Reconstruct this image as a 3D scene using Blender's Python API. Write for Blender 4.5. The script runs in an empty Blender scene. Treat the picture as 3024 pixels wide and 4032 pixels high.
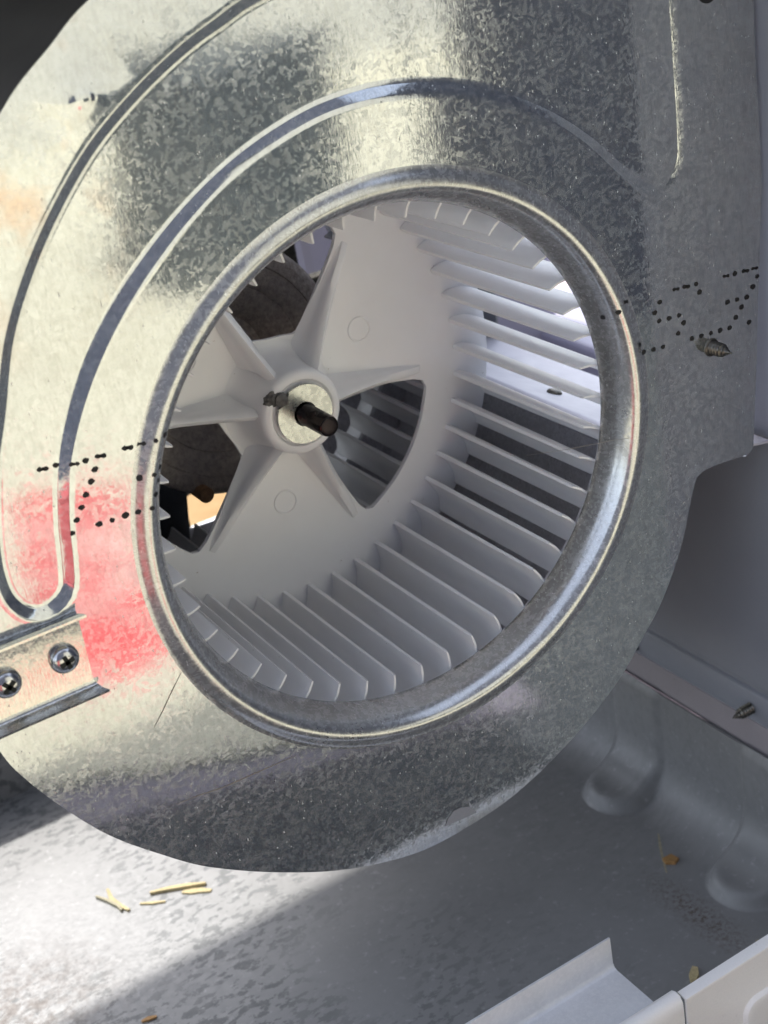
import bpy, bmesh, math, random
from mathutils import Vector, Matrix, noise
from mathutils.geometry import delaunay_2d_cdt
from mathutils.bvhtree import BVHTree
random.seed(7)
U = 0.115                       # metres per modelling unit (inner radius of the blower wheel)
GZ = -4.0                       # ground level in modelling units
def W(x, y, z): return Vector((x*U, y*U, (z-GZ)*U))
R = math.radians
# ------------------------------------------------------------------ camera
scene = bpy.context.scene
cd = bpy.data.cameras.new("camera"); cam = bpy.data.objects.new("camera", cd)
scene.collection.objects.link(cam); scene.camera = cam
cd.sensor_fit = 'VERTICAL'; cd.sensor_height = 24.0; cd.lens = 5774.5/4032*24
cd.clip_start = 0.01; cd.clip_end = 500
rt = Vector((0.84221512, -0.51623920, -0.15546952)); dnv = Vector((-0.35180631, -0.30771341, -0.88405021)); fw = Vector((0.40854132, 0.79925562, -0.44077710))
m = Matrix.Identity(4)
for i in range(3): m[i][0] = rt[i]; m[i][1] = -dnv[i]; m[i][2] = -fw[i]
cam.matrix_world = Matrix.Translation(W(-2.5901, -4.9081, 2.4983)) @ m
cd.dof.use_dof = True; cd.dof.focus_distance = 6.2*U; cd.dof.aperture_fstop = 9.0
# ------------------------------------------------------------------ world and sun
SUN_EL, SUN_AZ = R(57), R(2)    # azimuth measured from +y towards -x
world = bpy.data.worlds.new("World"); scene.world = world; world.use_nodes = True
wn = world.node_tree; wn.nodes.clear()
sky = wn.nodes.new('ShaderNodeTexSky'); sky.sky_type = 'NISHITA'; sky.sun_disc = False
sky.sun_elevation = SUN_EL; sky.sun_rotation = -SUN_AZ; sky.air_density = 1.0; sky.dust_density = 2.0
bg = wn.nodes.new('ShaderNodeBackground'); bg.inputs['Strength'].default_value = 0.15
wo = wn.nodes.new('ShaderNodeOutputWorld')
hsv = wn.nodes.new('ShaderNodeHueSaturation'); hsv.inputs['Saturation'].default_value = .5
wn.links.new(sky.outputs[0], hsv.inputs['Color']); wn.links.new(hsv.outputs[0], bg.inputs[0]); wn.links.new(bg.outputs[0], wo.inputs[0])
sd = bpy.data.lights.new("sun", 'SUN'); sd.energy = 1.9; sd.angle = R(2.0); sd.color = (1.0, 0.965, 0.90)
sun = bpy.data.objects.new("sun", sd); scene.collection.objects.link(sun)
sdir = Vector((-math.sin(SUN_AZ)*math.cos(SUN_EL), math.cos(SUN_AZ)*math.cos(SUN_EL), math.sin(SUN_EL)))
sun.rotation_euler = sdir.to_track_quat('Z', 'Y').to_euler(); sun.location = sdir*20
scene.view_settings.view_transform = 'Standard'; scene.view_settings.look = 'None'
scene.view_settings.exposure = 1.62; scene.view_settings.gamma = 1.0
scene.cycles.max_bounces = 10; scene.cycles.diffuse_bounces = 6; scene.cycles.glossy_bounces = 6
scene.cycles.sample_clamp_indirect = 6.0; scene.cycles.caustics_reflective = True
# ------------------------------------------------------------------ materials
def nt(mat): return mat.node_tree
class MB:
    """tiny helper to wire shader nodes"""
    def __init__(s, name):
        s.m = bpy.data.materials.new(name); s.m.use_nodes = True; s.t = s.m.node_tree
        s.p = s.t.nodes['Principled BSDF']; s.tc = s.t.nodes.new('ShaderNodeTexCoord')
        s.co = s.tc.outputs['Object']
    def n(s, typ, **k):
        d = s.t.nodes.new(typ)
        for a, b in k.items():
            if a.startswith('i_'):
                key = a[2:]; key = int(key) if key.isdigit() else key.replace('_', ' ')
                s.set(d.inputs[key], b)
            else: setattr(d, a, b)
        return d
    def set(s, inp, v):
        if isinstance(v, bpy.types.NodeSocket): s.t.links.new(v, inp)
        else: inp.default_value = v
    def map(s, scale=(1, 1, 1), loc=(0, 0, 0), rot=(0, 0, 0), src=None):
        d = s.n('ShaderNodeMapping'); s.set(d.inputs[0], src or s.co); d.inputs['Scale'].default_value = scale
        d.inputs['Location'].default_value = loc; d.inputs['Rotation'].default_value = rot; return d.outputs[0]
    def noise(s, scale, detail=4, rough=.55, src=None, dist=0):
        d = s.n('ShaderNodeTexNoise'); s.set(d.inputs['Vector'], src or s.co); d.inputs['Scale'].default_value = scale
        d.inputs['Detail'].default_value = detail; d.inputs['Roughness'].default_value = rough; d.inputs['Distortion'].default_value = dist; return d.outputs['Fac']
    def noisec(s, scale, detail=2, src=None):
        d = s.n('ShaderNodeTexNoise'); s.set(d.inputs['Vector'], src or s.co); d.inputs['Scale'].default_value = scale; d.inputs['Detail'].default_value = detail; return d.outputs['Color']
    def ramp(s, f, a, b, ca=(0, 0, 0, 1), cb=(1, 1, 1, 1)):
        d = s.n('ShaderNodeValToRGB'); s.set(d.inputs[0], f); e = d.color_ramp.elements
        e[0].position = a; e[1].position = b; e[0].color = ca; e[1].color = cb; return d.outputs[0]
    def mr(s, f, a, b, c, d2):
        d = s.n('ShaderNodeMapRange'); s.set(d.inputs[0], f)
        for i, v in enumerate((a, b, c, d2)): d.inputs[i+1].default_value = v
        return d.outputs[0]
    def mix(s, f, a, b, mode='MIX'):
        d = s.n('ShaderNodeMix', data_type='RGBA', blend_type=mode); s.set(d.inputs[0], f); s.set(d.inputs[6], a); s.set(d.inputs[7], b); return d.outputs[2]
    def math(s, op, a, b=0.5, c=None):
        d = s.n('ShaderNodeMath', operation=op); s.set(d.inputs[0], a); s.set(d.inputs[1], b)
        if c is not None: s.set(d.inputs[2], c)
        return d.outputs[0]
    def vm(s, op, a, b=(0, 0, 0), scale=None):
        d = s.n('ShaderNodeVectorMath', operation=op); s.set(d.inputs[0], a)
        if op == 'SCALE': s.set(d.inputs['Scale'], scale)
        elif op != 'NORMALIZE': s.set(d.inputs[1], b)
        return d.outputs[0]
    def bump(s, h, strength=.3, dist=.001, normal=None):
        d = s.n('ShaderNodeBump'); s.set(d.inputs['Height'], h); d.inputs['Strength'].default_value = strength; d.inputs['Distance'].default_value = dist
        if normal: s.set(d.inputs['Normal'], normal)
        return d.outputs[0]
    def out(s, base=None, rough=None, metal=None, normal=None, spec=None, **k):
        for key, v in (('Base Color', base), ('Roughness', rough), ('Metallic', metal), ('Normal', normal), ('Specular IOR Level', spec)):
            if v is not None: s.set(s.p.inputs[key], v)
        for key, v in k.items(): s.set(s.p.inputs[key.replace('_', ' ')], v)
        return s.m
def c4(r, g, b): return (r, g, b, 1)

def mat_zinc(name, tone=(.64, .665, .69), rough=(.065, .12), spangle=.013, streak=.09, dirt=.35, warp=.06, metal=.97, dull=.15):
    b = MB(name)
    warped = b.vm('ADD', b.co, b.vm('SCALE', b.vm('SUBTRACT', b.noisec(150, 3), (.5, .5, .5)), scale=.010))
    v1 = b.n('ShaderNodeTexVoronoi', distance='CHEBYCHEV'); b.set(v1.inputs['Vector'], b.map(rot=(0, .6, 0), src=warped)); v1.inputs['Scale'].default_value = 380
    v2 = b.n('ShaderNodeTexVoronoi', distance='MANHATTAN'); b.set(v2.inputs['Vector'], b.map(scale=(1, 1, 2.2), rot=(0, -.9, 0), src=warped)); v2.inputs['Scale'].default_value = 300
    pick = b.ramp(b.noise(330, 1), .48, .52)
    cell = b.mix(pick, v1.outputs['Color'], v2.outputs['Color'])
    geo = b.n('ShaderNodeNewGeometry')
    bw = b.n('ShaderNodeRGBToBW'); b.set(bw.inputs[0], cell)
    shard = b.ramp(bw.outputs[0], .50, .60)
    amt = b.math('ADD', b.math('MULTIPLY', shard, spangle), spangle*.30)
    pert = b.vm('SCALE', b.vm('SUBTRACT', cell, (.5, .5, .5)), scale=amt)
    nrm = b.vm('NORMALIZE', b.vm('ADD', geo.outputs['Normal'], pert))
    grain = b.noise(1.0, 3, .6, src=b.map(scale=(1000, 1000, 330)))
    wv = b.noise(14, 2)
    n1 = b.bump(wv, warp, .004, nrm)
    n2 = b.bump(grain, streak, .00012, n1)
    r0 = b.mr(shard, 0, 1, rough[0], rough[1])
    specks = b.ramp(b.noise(1.0, 3, .6, src=b.map(scale=(900, 900, 300))), .66, .74)
    cloud = b.ramp(b.noise(22, 5, .6), .35, .7)
    col = b.mix(b.mr(bw.outputs[0], .1, .9, 0, 1), c4(*[t*.86 for t in tone]), c4(*[min(1, t*1.1) for t in tone]))
    col = b.mix(b.math('MULTIPLY', cloud, .25), col, c4(tone[0]*.78, tone[1]*.76, tone[2]*.70))
    pit = b.ramp(b.noise(1.0, 4, .65, src=b.map(scale=(820, 820, 230), loc=(3, 1, 2))), .46, .66)
    col = b.mix(b.math('MULTIPLY', pit, .30), col, c4(tone[0]*.55, tone[1]*.52, tone[2]*.48))
    col = b.mix(b.math('MULTIPLY', specks, dirt), col, c4(.10, .10, .10))
    rr = b.math('ADD', r0, b.math('MULTIPLY', specks, .3))
    if metal > .9:   # faint orange blotches on the upper left of the sheet
        sx = b.n('ShaderNodeSeparateXYZ'); b.set(sx.inputs[0], b.co)
        st = b.math('MULTIPLY', b.ramp(b.noise(34, 4, .6), .50, .68), b.math('MULTIPLY', b.mr(sx.outputs[0], W(-.85, 0, 0).x, W(-1.1, 0, 0).x, 0, 1), b.mr(sx.outputs[2], W(0, 0, .9).z, W(0, 0, 1.3).z, 0, 1)))
        col = b.mix(b.math('MULTIPLY', st, .5), col, c4(.62, .38, .24))
    # weathered zinc: a sharp lobe over a broad dull one
    mat = b.out(col, rr, metal, n2)
    p2 = b.n('ShaderNodeBsdfPrincipled'); b.set(p2.inputs['Base Color'], col); p2.inputs['Metallic'].default_value = metal*.85
    b.set(p2.inputs['Roughness'], b.mr(cloud, 0, 1, .42, .55)); b.set(p2.inputs['Normal'], n2)
    ms = b.n('ShaderNodeMixShader'); b.set(ms.inputs[0], b.math('ADD', b.mr(b.noise(60, 4, .6), .3, .7, dull-.11, dull-.03), b.math('MULTIPLY', shard, .085))); b.set(ms.inputs[1], b.p.outputs[0]); b.set(ms.inputs[2], p2.outputs[0])
    b.set(b.t.nodes['Material Output'].inputs['Surface'], ms.outputs[0])
    return mat
M = {}
M['zinc'] = mat_zinc('galvanised_plate')
M['zinc_ring'] = mat_zinc('galvanised_rolled_lip', tone=(.62, .63, .64), rough=(.15, .24), spangle=.02, streak=.2, dirt=.35, dull=.34)
M['zinc_in'] = mat_zinc('galvanised_scroll', tone=(.72, .71, .74), rough=(.4, .5), spangle=.04, streak=.6, dirt=.8, metal=.35)
M['zinc_bracket'] = mat_zinc('galvanised_bracket', tone=(.70, .70, .67), rough=(.12, .2), spangle=.04, streak=.9, dirt=.5)

def mat_paint(name, col, col2, rough=.42, speck=0., bumpy=.12, coat=.0, metal=0.):
    b = MB(name)
    n = b.noise(9, 5, .6); f = b.ramp(n, .35, .68)
    c = b.mix(f, c4(*col), c4(*col2))
    fine = b.noise(900, 3, .6)
    c = b.mix(b.mr(fine, .3, .7, 0, .12), c, c4(*[x*.6 for x in col]))
    if speck:
        sp = b.ramp(b.noise(160, 4, .65), .66, .72); c = b.mix(b.math('MULTIPLY', sp, speck), c, c4(.12, .10, .09))
    r = b.mr(n, .3, .7, rough-.06, rough+.08)
    return b.out(c, r, metal, b.bump(b.noise(1300, 2), bumpy, .0002), Coat_Weight=coat)
M['cab'] = mat_paint('shaded_cabinet_paint', (.27, .285, .325), (.24, .253, .29), .45)  # the front's white paint again, with the interior's shade put into the colour
M['cab_front'] = mat_paint('cabinet_front_paint', (.88, .86, .84), (.82, .80, .79), .40, speck=.1)
M['scroll_out'] = mat_paint('scroll_outer_dark', (.075, .070, .062), (.055, .05, .045), .6)  # dark surroundings mirrored by the outer zinc, put into its colour
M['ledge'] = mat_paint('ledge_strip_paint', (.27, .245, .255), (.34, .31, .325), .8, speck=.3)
M['shelf'] = None

FLZ = -3.25
def mat_pan():
    b = MB('pan_paint')
    n = b.noise(7, 5, .6); f = b.ramp(n, .3, .7)
    c = b.mix(f, c4(.235, .235, .235), c4(.18, .18, .18))
    sx = b.n('ShaderNodeSeparateXYZ'); b.set(sx.inputs[0], b.co)
    spots = b.ramp(b.noise(1.0, 4, .62, src=b.map(scale=(105, 190, 105))), .515, .56)
    area = b.ramp(b.noise(9, 3, .5, src=b.map(loc=(3.1, 1.7, 0))), .36, .50)
    c = b.mix(b.math('MULTIPLY', b.math('MULTIPLY', spots, area), b.mr(sx.outputs[0], W(-.7, 0, 0).x, W(.5, 0, 0).x, .9, .12)), c, c4(.085, .09, .092))
    pale = b.ramp(b.noise(210, 4, .6, src=b.map(loc=(7, 3, 1))), .60, .75)
    c = b.mix(b.math('MULTIPLY', pale, .22), c, c4(.6, .6, .6))
    # rusty streak of grit along the floor near the wall
    P0 = W(1.36, .26, 0); P1 = W(1.27, -.42, 0)
    d = b.math('ABSOLUTE', b.math('SUBTRACT', sx.outputs[0], P0.x - .001)); d = b.mr(d, .0, .016, 1, 0)
    dy = b.mr(b.math('ABSOLUTE', b.math('SUBTRACT', sx.outputs[1], (P0.y+P1.y)/2)), .012, .060, 1, 0)
    g = b.math('MULTIPLY', d, dy); gr = b.ramp(b.noise(330, 5, .75), .47, .60)
    c = b.mix(b.math('MULTIPLY', b.math('MULTIPLY', g, gr), .9), c, c4(.075, .045, .03))
    dirt = b.ramp(b.noise(420, 5, .75), .66, .74)
    c = b.mix(b.math('MULTIPLY', dirt, .55), c, c4(.10, .08, .07))
    L0 = W(-2.0, 1.75, 0); dl = b.vm('DISTANCE', b.co, (L0.x, L0.y, W(0, 0, FLZ).z))
    dn = b.t.nodes[-1].outputs['Value']
    c = b.mix(b.math('MULTIPLY', b.mr(dn, .02, .085, 1, 0), b.ramp(b.noise(90, 5, .7), .40, .60)), c, c4(.085, .07, .062))
    r = b.mr(b.noise(300, 3), .3, .7, .40, .6)
    return b.out(c, r, .06, b.bump(b.noise(700, 3), .2, .0003))
M['pan'] = mat_pan()
def mat_plastic():
    b = MB('white_moulded_plastic')
    n = b.noise(30, 4, .6); c = b.mix(b.ramp(n, .35, .7), c4(.88, .88, .89), c4(.85, .845, .855))
    sp = b.ramp(b.noise(260, 3, .6), .735, .76); c = b.mix(b.math('MULTIPLY', sp, .6), c, c4(.28, .2, .15))
    return b.out(c, .36, 0, b.bump(b.noise(1800, 2), .10, .00015), Subsurface_Weight=.25, Subsurface_Radius=(.004, .004, .004), Subsurface_Scale=1.0)
M['plastic'] = mat_plastic()
def simple(name, col, rough=.5, metal=0., var=.25, sc=60, bumps=.2, bsc=500, bd=.0004, **k):
    b = MB(name); n = b.noise(sc, 5, .65)
    c = b.mix(b.ramp(n, .3, .7), c4(*col), c4(*[x*(1-var) for x in col]))
    return b.out(c, b.mr(n, .3, .7, max(.02, rough-.06), rough+.08), metal, b.bump(b.noise(bsc, 3, .6), bumps, bd), **k)
M['ink'] = simple('black_print_ink', (.008, .008, .010), .6)
M['washer'] = simple('zinc_plated_hub_face', (.55, .56, .55), .26, 1., .1, 300, .12, 1500, .0001)
M['shaft'] = simple('dark_oiled_shaft', (.045, .035, .032), .24, .9, .6, 120, .15, 900, .0002)
M['shaft_end'] = simple('turned_shaft_end', (.035, .025, .027), .4, .6, .5, 200, .2, 900, .0002)
M['grime'] = simple('grey_grease', (.17, .165, .16), .42, .3, .6, 260, 1., 520, .0012)
M['steel'] = simple('bright_screw_steel', (.62, .62, .63), .20, 1., .2, 300, .1, 900, .0001)
M['dark_steel'] = simple('dark_screw_steel', (.20, .19, .17), .36, 1., .45, 400, .3, 900, .0003)
M['recess'] = simple('screw_recess', (.03, .035, .035), .5, .8)
M['motor'] = simple('cast_motor_casing', (.52, .45, .40), .62, .2, .45, 300, 1., 520, .0012)
M['bracket_dark'] = simple('dark_steel_bracket', (.06, .065, .075), .5, .7, .3, 40)
M['rust'] = simple('rusty_bolt', (.42, .24, .13), .6, .4, .6, 300, .6, 700)
M['black'] = simple('black_rubber', (.015, .016, .02), .6)
M['straw'] = simple('dry_wood_shaving', (.55, .45, .24), .7, 0, .4, 500, .4, 1800, .0003)
M['straw_grey'] = simple('weathered_wood_shaving', (.42, .38, .26), .7, 0, .4, 500, .4, 1800, .0003)
M['bark'] = simple('orange_bark_flake', (.42, .23, .08), .7, 0, .4, 500, .4, 1800, .0003)
M['pad'] = simple('damp_pad', (.10, .09, .075), .9, 0, .5, 160, 1., 420, .004)
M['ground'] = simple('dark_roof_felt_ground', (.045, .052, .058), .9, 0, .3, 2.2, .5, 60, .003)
M['slab'] = simple('cream_concrete_slab', (.56, .53, .39), .85, 0, .15, 2.2, .5, 60, .003)
M['penumbra'] = simple('grey_penumbra_band', (.20, .18, .21), .85, 0, .2, 3)
M['paver'] = simple('pink_paving', (.55, .43, .44), .8, 0, .1, 5)
M['lav'] = simple('lavender_plastic', (.36, .34, .44), .4, 0, .1, 5)
M['ochre'] = simple('ochre_plank', (.27, .15, .035), .7, 0, .25, 20)
M['white'] = simple('white_trim', (.8, .8, .8), .5)
M['slate'] = simple('slate_grey_wall', (.040, .048, .075), .8, 0, .15, 3)
M['bin'] = simple('dark_blue_grey_bin', (.05, .065, .075), .5, 0, .2, 6)
M['red'] = simple('red_stand_in_plastic', (.58, .10, .10), .6, 0, .2, 30)
def mat_cloth():
    b = MB('mottled_red_cloth')  # cream blotches paint in how the zinc's crystals break up the reflection
    c = b.mix(b.ramp(b.noise(16, 4, .6), .44, .62), c4(.62, .085, .085), c4(.60, .40, .34))
    return b.out(c, .9, 0, b.bump(b.noise(200, 3), .4, .001))
M['cloth'] = mat_cloth()
def mat_shelf():
    b = MB('pale_galvanised_shelf')
    c = b.mix(b.ramp(b.noise(40, 5, .65), .35, .7), c4(.70, .71, .74), c4(.62, .63, .66))
    frost = b.ramp(b.noise(420, 4, .7), .45, .62)
    c = b.mix(b.math('MULTIPLY', frost, .35), c, c4(.80, .80, .82))
    return b.out(c, .45, .35, b.bump(b.noise(600, 4, .7), .35, .0006))
M['shelf'] = mat_shelf()
# ------------------------------------------------------------------ mesh helpers
def link(o): scene.collection.objects.link(o); return o
def tag(o, label=None, cat=None, group=None, kind=None):
    for k, v in (('label', label), ('category', cat), ('group', group), ('kind', kind)):
        if v: o[k] = v
    return o
def thing(name, label, cat, loc=(0, 0, 0), group=None):
    o = bpy.data.objects.new(name, None); link(o); o.location = W(*loc); o.empty_display_size = .02
    return tag(o, label, cat, group)
def mesh(name, verts, faces, mat, parent=None, smooth=None, world=True, loc=None, solid=0, offset=0, label=None, mats=None, mi=None):
    """verts in modelling units; world=True: absolute, else relative to the parent's origin"""
    me = bpy.data.meshes.new(name)
    vv = [W(*v) for v in verts] if world else [Vector(v)*U for v in verts]
    if parent is not None and world:
        L = Vector(parent.location) if parent.parent is None else Vector(parent.parent.location)+Vector(parent.location)
    me.from_pydata([tuple(v) for v in vv], [], faces); me.validate(); me.update()
    o = bpy.data.objects.new(name, me); link(o)
    if mats:
        for x in mats: me.materials.append(x)
        if mi:
            for p, i in zip(me.polygons, mi): p.material_index = i
    else: me.materials.append(mat)
    if parent is not None:
        o.parent = parent
        if world: o.location = -L
    if loc is not None: o.location = loc
    if smooth is not None:
        for p in me.polygons: p.use_smooth = True
        me.set_sharp_from_angle(angle=R(smooth))
    if solid:
        md = o.modifiers.new('thickness', 'SOLIDIFY'); md.thickness = solid*U; md.offset = offset
        if smooth is not None: md = o.modifiers.new('split', 'EDGE_SPLIT'); md.split_angle = R(smooth)
    if label: o['label'] = label
    return o
def bevel(o, w, seg=2):
    md = o.modifiers.new('bevel', 'BEVEL'); md.width = w*U; md.segments = seg; md.limit_method = 'ANGLE'; md.angle_limit = R(35); return o
def box(x0, x1, y0, y1, z0, z1):
    v = [(x, y, z) for x in (x0, x1) for y in (y0, y1) for z in (z0, z1)]
    f = [(0, 1, 3, 2), (4, 6, 7, 5), (0, 4, 5, 1), (2, 3, 7, 6), (0, 2, 6, 4), (1, 5, 7, 3)]
    return v, f
def joinvf(lst):
    V, Fc = [], []
    for v, f in lst:
        n = len(V); V += list(v); Fc += [tuple(i+n for i in q) for q in f]
    return V, Fc
def lathe(prof, n=128, cx=0, cz=0, closed=False):
    """prof = [(r,y)], revolve about the y axis"""
    V, Fc = [], []; k = len(prof)
    for i in range(n):
        a = 2*math.pi*i/n
        for r, y in prof: V.append((cx+r*math.cos(a), y, cz+r*math.sin(a)))
    for i in range(n):
        j = (i+1) % n
        for q in range(k-1 if not closed else k):
            q2 = (q+1) % k; Fc.append((i*k+q, i*k+q2, j*k+q2, j*k+q))
    return V, Fc
def frameof(d):
    d = Vector(d).normalized(); a = Vector((0, 0, 1)) if abs(d.z) < .9 else Vector((1, 0, 0))
    u = d.cross(a).normalized(); return u, d.cross(u), d
def tube(p0, d, prof, n=24, cap=True):
    """revolve (t along d, radius) about the axis p0 + t*d"""
    u, v, d = frameof(d); p0 = Vector(p0); V, Fc = [], []
    for t, r in prof:
        for i in range(n):
            a = 2*math.pi*i/n; V.append(tuple(p0+d*t+(u*math.cos(a)+v*math.sin(a))*r))
    for q in range(len(prof)-1):
        for i in range(n):
            j = (i+1) % n; Fc.append((q*n+i, q*n+j, (q+1)*n+j, (q+1)*n+i))
    if cap: Fc.append(tuple(range(n))[::-1]); Fc.append(tuple((len(prof)-1)*n+i for i in range(n)))
    return V, Fc
def catmull(P, closed=False, sp=.03):
    out = []; n = len(P)
    for i in range(n if closed else n-1):
        g = lambda k: P[k % n] if closed else P[min(max(k, 0), n-1)]
        a, b, c, d = [Vector(g(i+q)) for q in (-1, 0, 1, 2)]
        m_ = max(1, int(round((c-b).length/sp)))
        for s in range(m_):
            t = s/m_; out.append(.5*((2*b)+(c-a)*t+(2*a-5*b+4*c-d)*t*t+(3*b-a-3*c+d)*t**3))
    if not closed: out.append(Vector(P[-1]))
    return out
def inside(p, poly):
    c = False; j = len(poly)-1
    for i in range(len(poly)):
        a, b = poly[i], poly[j]
        if (a[1] > p[1]) != (b[1] > p[1]) and p[0] < (b[0]-a[0])*(p[1]-a[1])/(b[1]-a[1])+a[0]: c = not c
        j = i
    return c
def offset_loop(L, d):
    n = len(L); out = []
    for i in range(n):
        t = (L[(i+1) % n]-L[i-1]).normalized(); out.append(L[i]+Vector((-t.y, t.x))*d)
    return out
def cdt(loops, keep, extra=()):
    """loops = list of (points2d, height). returns verts (x,z,h) & tris whose centroid passes keep"""
    V, E, H = [], [], []
    for L, h in loops:
        n = len(V); k = len(L); V += [Vector(p) for p in L]; H += [h]*k; E += [(n+i, n+(i+1) % k) for i in range(k)]
    for p, h in extra: V.append(Vector(p)); H.append(h)
    r = delaunay_2d_cdt(V, E, [], 0, 1e-6, True)
    nv, fs, orig = r[0], r[2], r[3]
    hh = [H[o[0]] if o else 0 for o in orig]
    out = []
    for f in fs:
        c = sum((nv[i] for i in f), Vector((0, 0)))/len(f)
        if keep(c): out.append(tuple(f))
    return [(v.x, v.y, h) for v, h in zip(nv, hh)], out
# ------------------------------------------------------------------ ground and surroundings
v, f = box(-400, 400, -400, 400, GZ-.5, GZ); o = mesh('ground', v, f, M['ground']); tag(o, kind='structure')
def slab(name, pts, z0, z1, mat, label=None):
    n = len(pts); V = [(x, y, z) for z in (z0, z1) for x, y in pts]
    F_ = [tuple(range(n))[::-1], tuple(n+i for i in range(n))]+[(i, (i+1) % n, n+(i+1) % n, n+i) for i in range(n)]
    return tag(mesh(name, V, F_, mat), kind='structure')
slab('patio_slab', [(-60, -8.5), (-6, -7.7), (-.9, -5.2), (1.1, -4.2), (3.0, -4.25), (19.9, -31), (-60, -31)], GZ+.02, GZ+.06, M['slab'])
slab('shadow_edge_band', [(-6, -7.5), (-.9, -5.0), (1.1, -4.0), (2.6, -4.0), (2.5, -3.4), (-.5, -4.35), (-5.5, -6.7)], GZ+.02, GZ+.055, M['penumbra'])  # coloured band painting the soft edge of the cooler's shadow
PY = -.17                                     # plane of the near side plate
# ================================================================== CABINET
cab = thing('cooler_cabinet', 'open white painted sheet metal evaporative cooler cabinet around the blower', 'cabinet', (0, 1.4, GZ))
WX = 1.97; FY = -1.03; BY = 3.8; FL = -3.25; LX = -3.6
def rrect(x0, x1, z0, z1, r, n=8):
    out = []
    for cx, cz, a0 in ((x1-r, z1-r, 0), (x0+r, z1-r, 90), (x0+r, z0+r, 180), (x1-r, z0+r, 270)):
        for i in range(n+1):
            a = R(a0+90*i/n); out.append(Vector((cx+r*math.cos(a), cz+r*math.sin(a))))
    return out
# right wall with the outlet hole (loop coordinates: y,z)
hole = rrect(.02, 2.12, -.735, 2.36, .05)
rect = [Vector(p) for p in ((FY, -2.05), (BY, -2.05), (BY, 3.0), (FY, 3.0))]
vv, ff = cdt([(rect, 0), (hole, 0)], lambda c: not inside(c, hole))
wall = ([(WX, a, b) for a, b, h in vv], ff)
prof = [(WX, -2.05), (WX, -2.105), (WX+.004, -2.115), (WX+.022, -2.125), (WX+.022, -2.145), (WX+.004, -2.158), (WX, -2.168), (WX, -2.335), (WX+.01, -2.35)]
def extr(prof, y0, y1, ny=1):
    V = [(x, y0+(y1-y0)*j/ny, z) for j in range(ny+1) for x, z in prof]; k = len(prof)
    return V, [(j*k+i, j*k+i+1, (j+1)*k+i+1, (j+1)*k+i) for j in range(ny) for i in range(k-1)]
v, f = joinvf([wall, extr(prof, FY, BY)])
o = mesh('side_wall', v, f, M['cab'], cab, smooth=40, solid=.012, offset=1)
o['label'] = 'white side wall coloured grey for its shade, with square outlet hole'
v, f = extr([(WX+.004, -2.352), (1.948, -2.515)], FY, BY)  # strip coloured browner than the wall above it
mesh('ledge_strip', v, f, M['ledge'], cab, smooth=40, solid=.01, offset=1, label='brown strip below the side wall')
# pan : profile wall -> fillet -> floor, with two pressed drain-foot bosses
px = 1.93; rad = .30
base = []
base.append((px, -2.5, -1, 0))
for i in range(1, 16): base.append((px, -2.5-(.45)*i/15, -1, 0))
for i in range(1, 15):
    a = math.pi/2*i/14; base.append((px-rad+rad*math.cos(a), -2.95-rad*math.sin(a), -math.cos(a), math.sin(a)))
for i in range(1, 41): base.append((px-rad-.6*i/40, FL, 0, 1))
for xx in (.6, 0, -1, -2, -3, LX): base.append((xx, FL, 0, 1))
arc = [0]
for a, b in zip(base, base[1:]): arc.append(arc[-1]+math.hypot(a[0]-b[0], a[1]-b[1]))
SC = (1.04, -.07, 2.25, 3.35)
def emb(s, y):
    """pressed channel: wall -> floor with a round end"""
    h = 0
    for yc in SC:
        end = .45+rad*math.pi/2-.10; dx = max(0, s-end)
        d = math.hypot(dx, y-yc) - .20
        k = min(1, max(0, (.03-d)/.06)); k = k*k*(3-2*k)
        top = min(1, max(0, (s-.0)/.02))
        amp = .022 + .060*min(1, max(0, (s-.42)/.30))
        h = max(h, amp*k*top)
    return h
ys = [];  y = FY
while y < BY: ys.append(y); y += .02
ys.append(BY)
V = []; k = len(base)
for yy in ys:
    for (x, z, nx, nz), s in zip(base, arc):
        h = emb(s, yy); V.append((x+nx*h, yy, z+nz*h))
Fc = [(j*k+i, j*k+i+1, (j+1)*k+i+1, (j+1)*k+i) for j in range(len(ys)-1) for i in range(k-1)]
V2, F2 = V, Fc
# rear, left walls of the pan
V3, F3 = joinvf([(V2, F2), ([(LX, BY, FL), (px, BY, FL), (px, BY, -2.5), (LX, BY, -2.5)], [(0, 1, 2, 3)]), ([(LX, FY, FL), (LX, BY, FL), (LX, BY, -2.5), (LX, FY, -2.5)], [(0, 1, 2, 3)])])
pan = mesh('drip_pan', V3, F3, M['pan'], cab, smooth=50, solid=.014, offset=-1)
pan['label'] = 'grey water pan floor, speckled and dusty, with rounded corner bosses'
# front panels
XS = .432
def front(x0, x1, curl):
    if curl: pr = [(FY+.055, -2.515), (FY+.045, -2.497), (FY+.02, -2.485), (FY-.005, -2.492), (FY-.018, -2.515), (FY-.020, -2.56), (FY-.020, FL-.3)]
    else: pr = [(FY+.03, -2.52), (FY+.03, -2.505), (FY+.024, -2.5), (FY-.018, -2.5), (FY-.024, -2.507), (FY-.024, FL-.3)]
    V = [(x, y, z) for x in (x0, x1) for y, z in pr]; k = len(pr)
    return V, [(i, i+1, k+i+1, k+i) for i in range(k-1)]
v, f = front(LX, XS-.006, True); mesh('front_rail', v, f, M['cab_front'], cab, smooth=50, solid=.012, offset=0)
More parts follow.
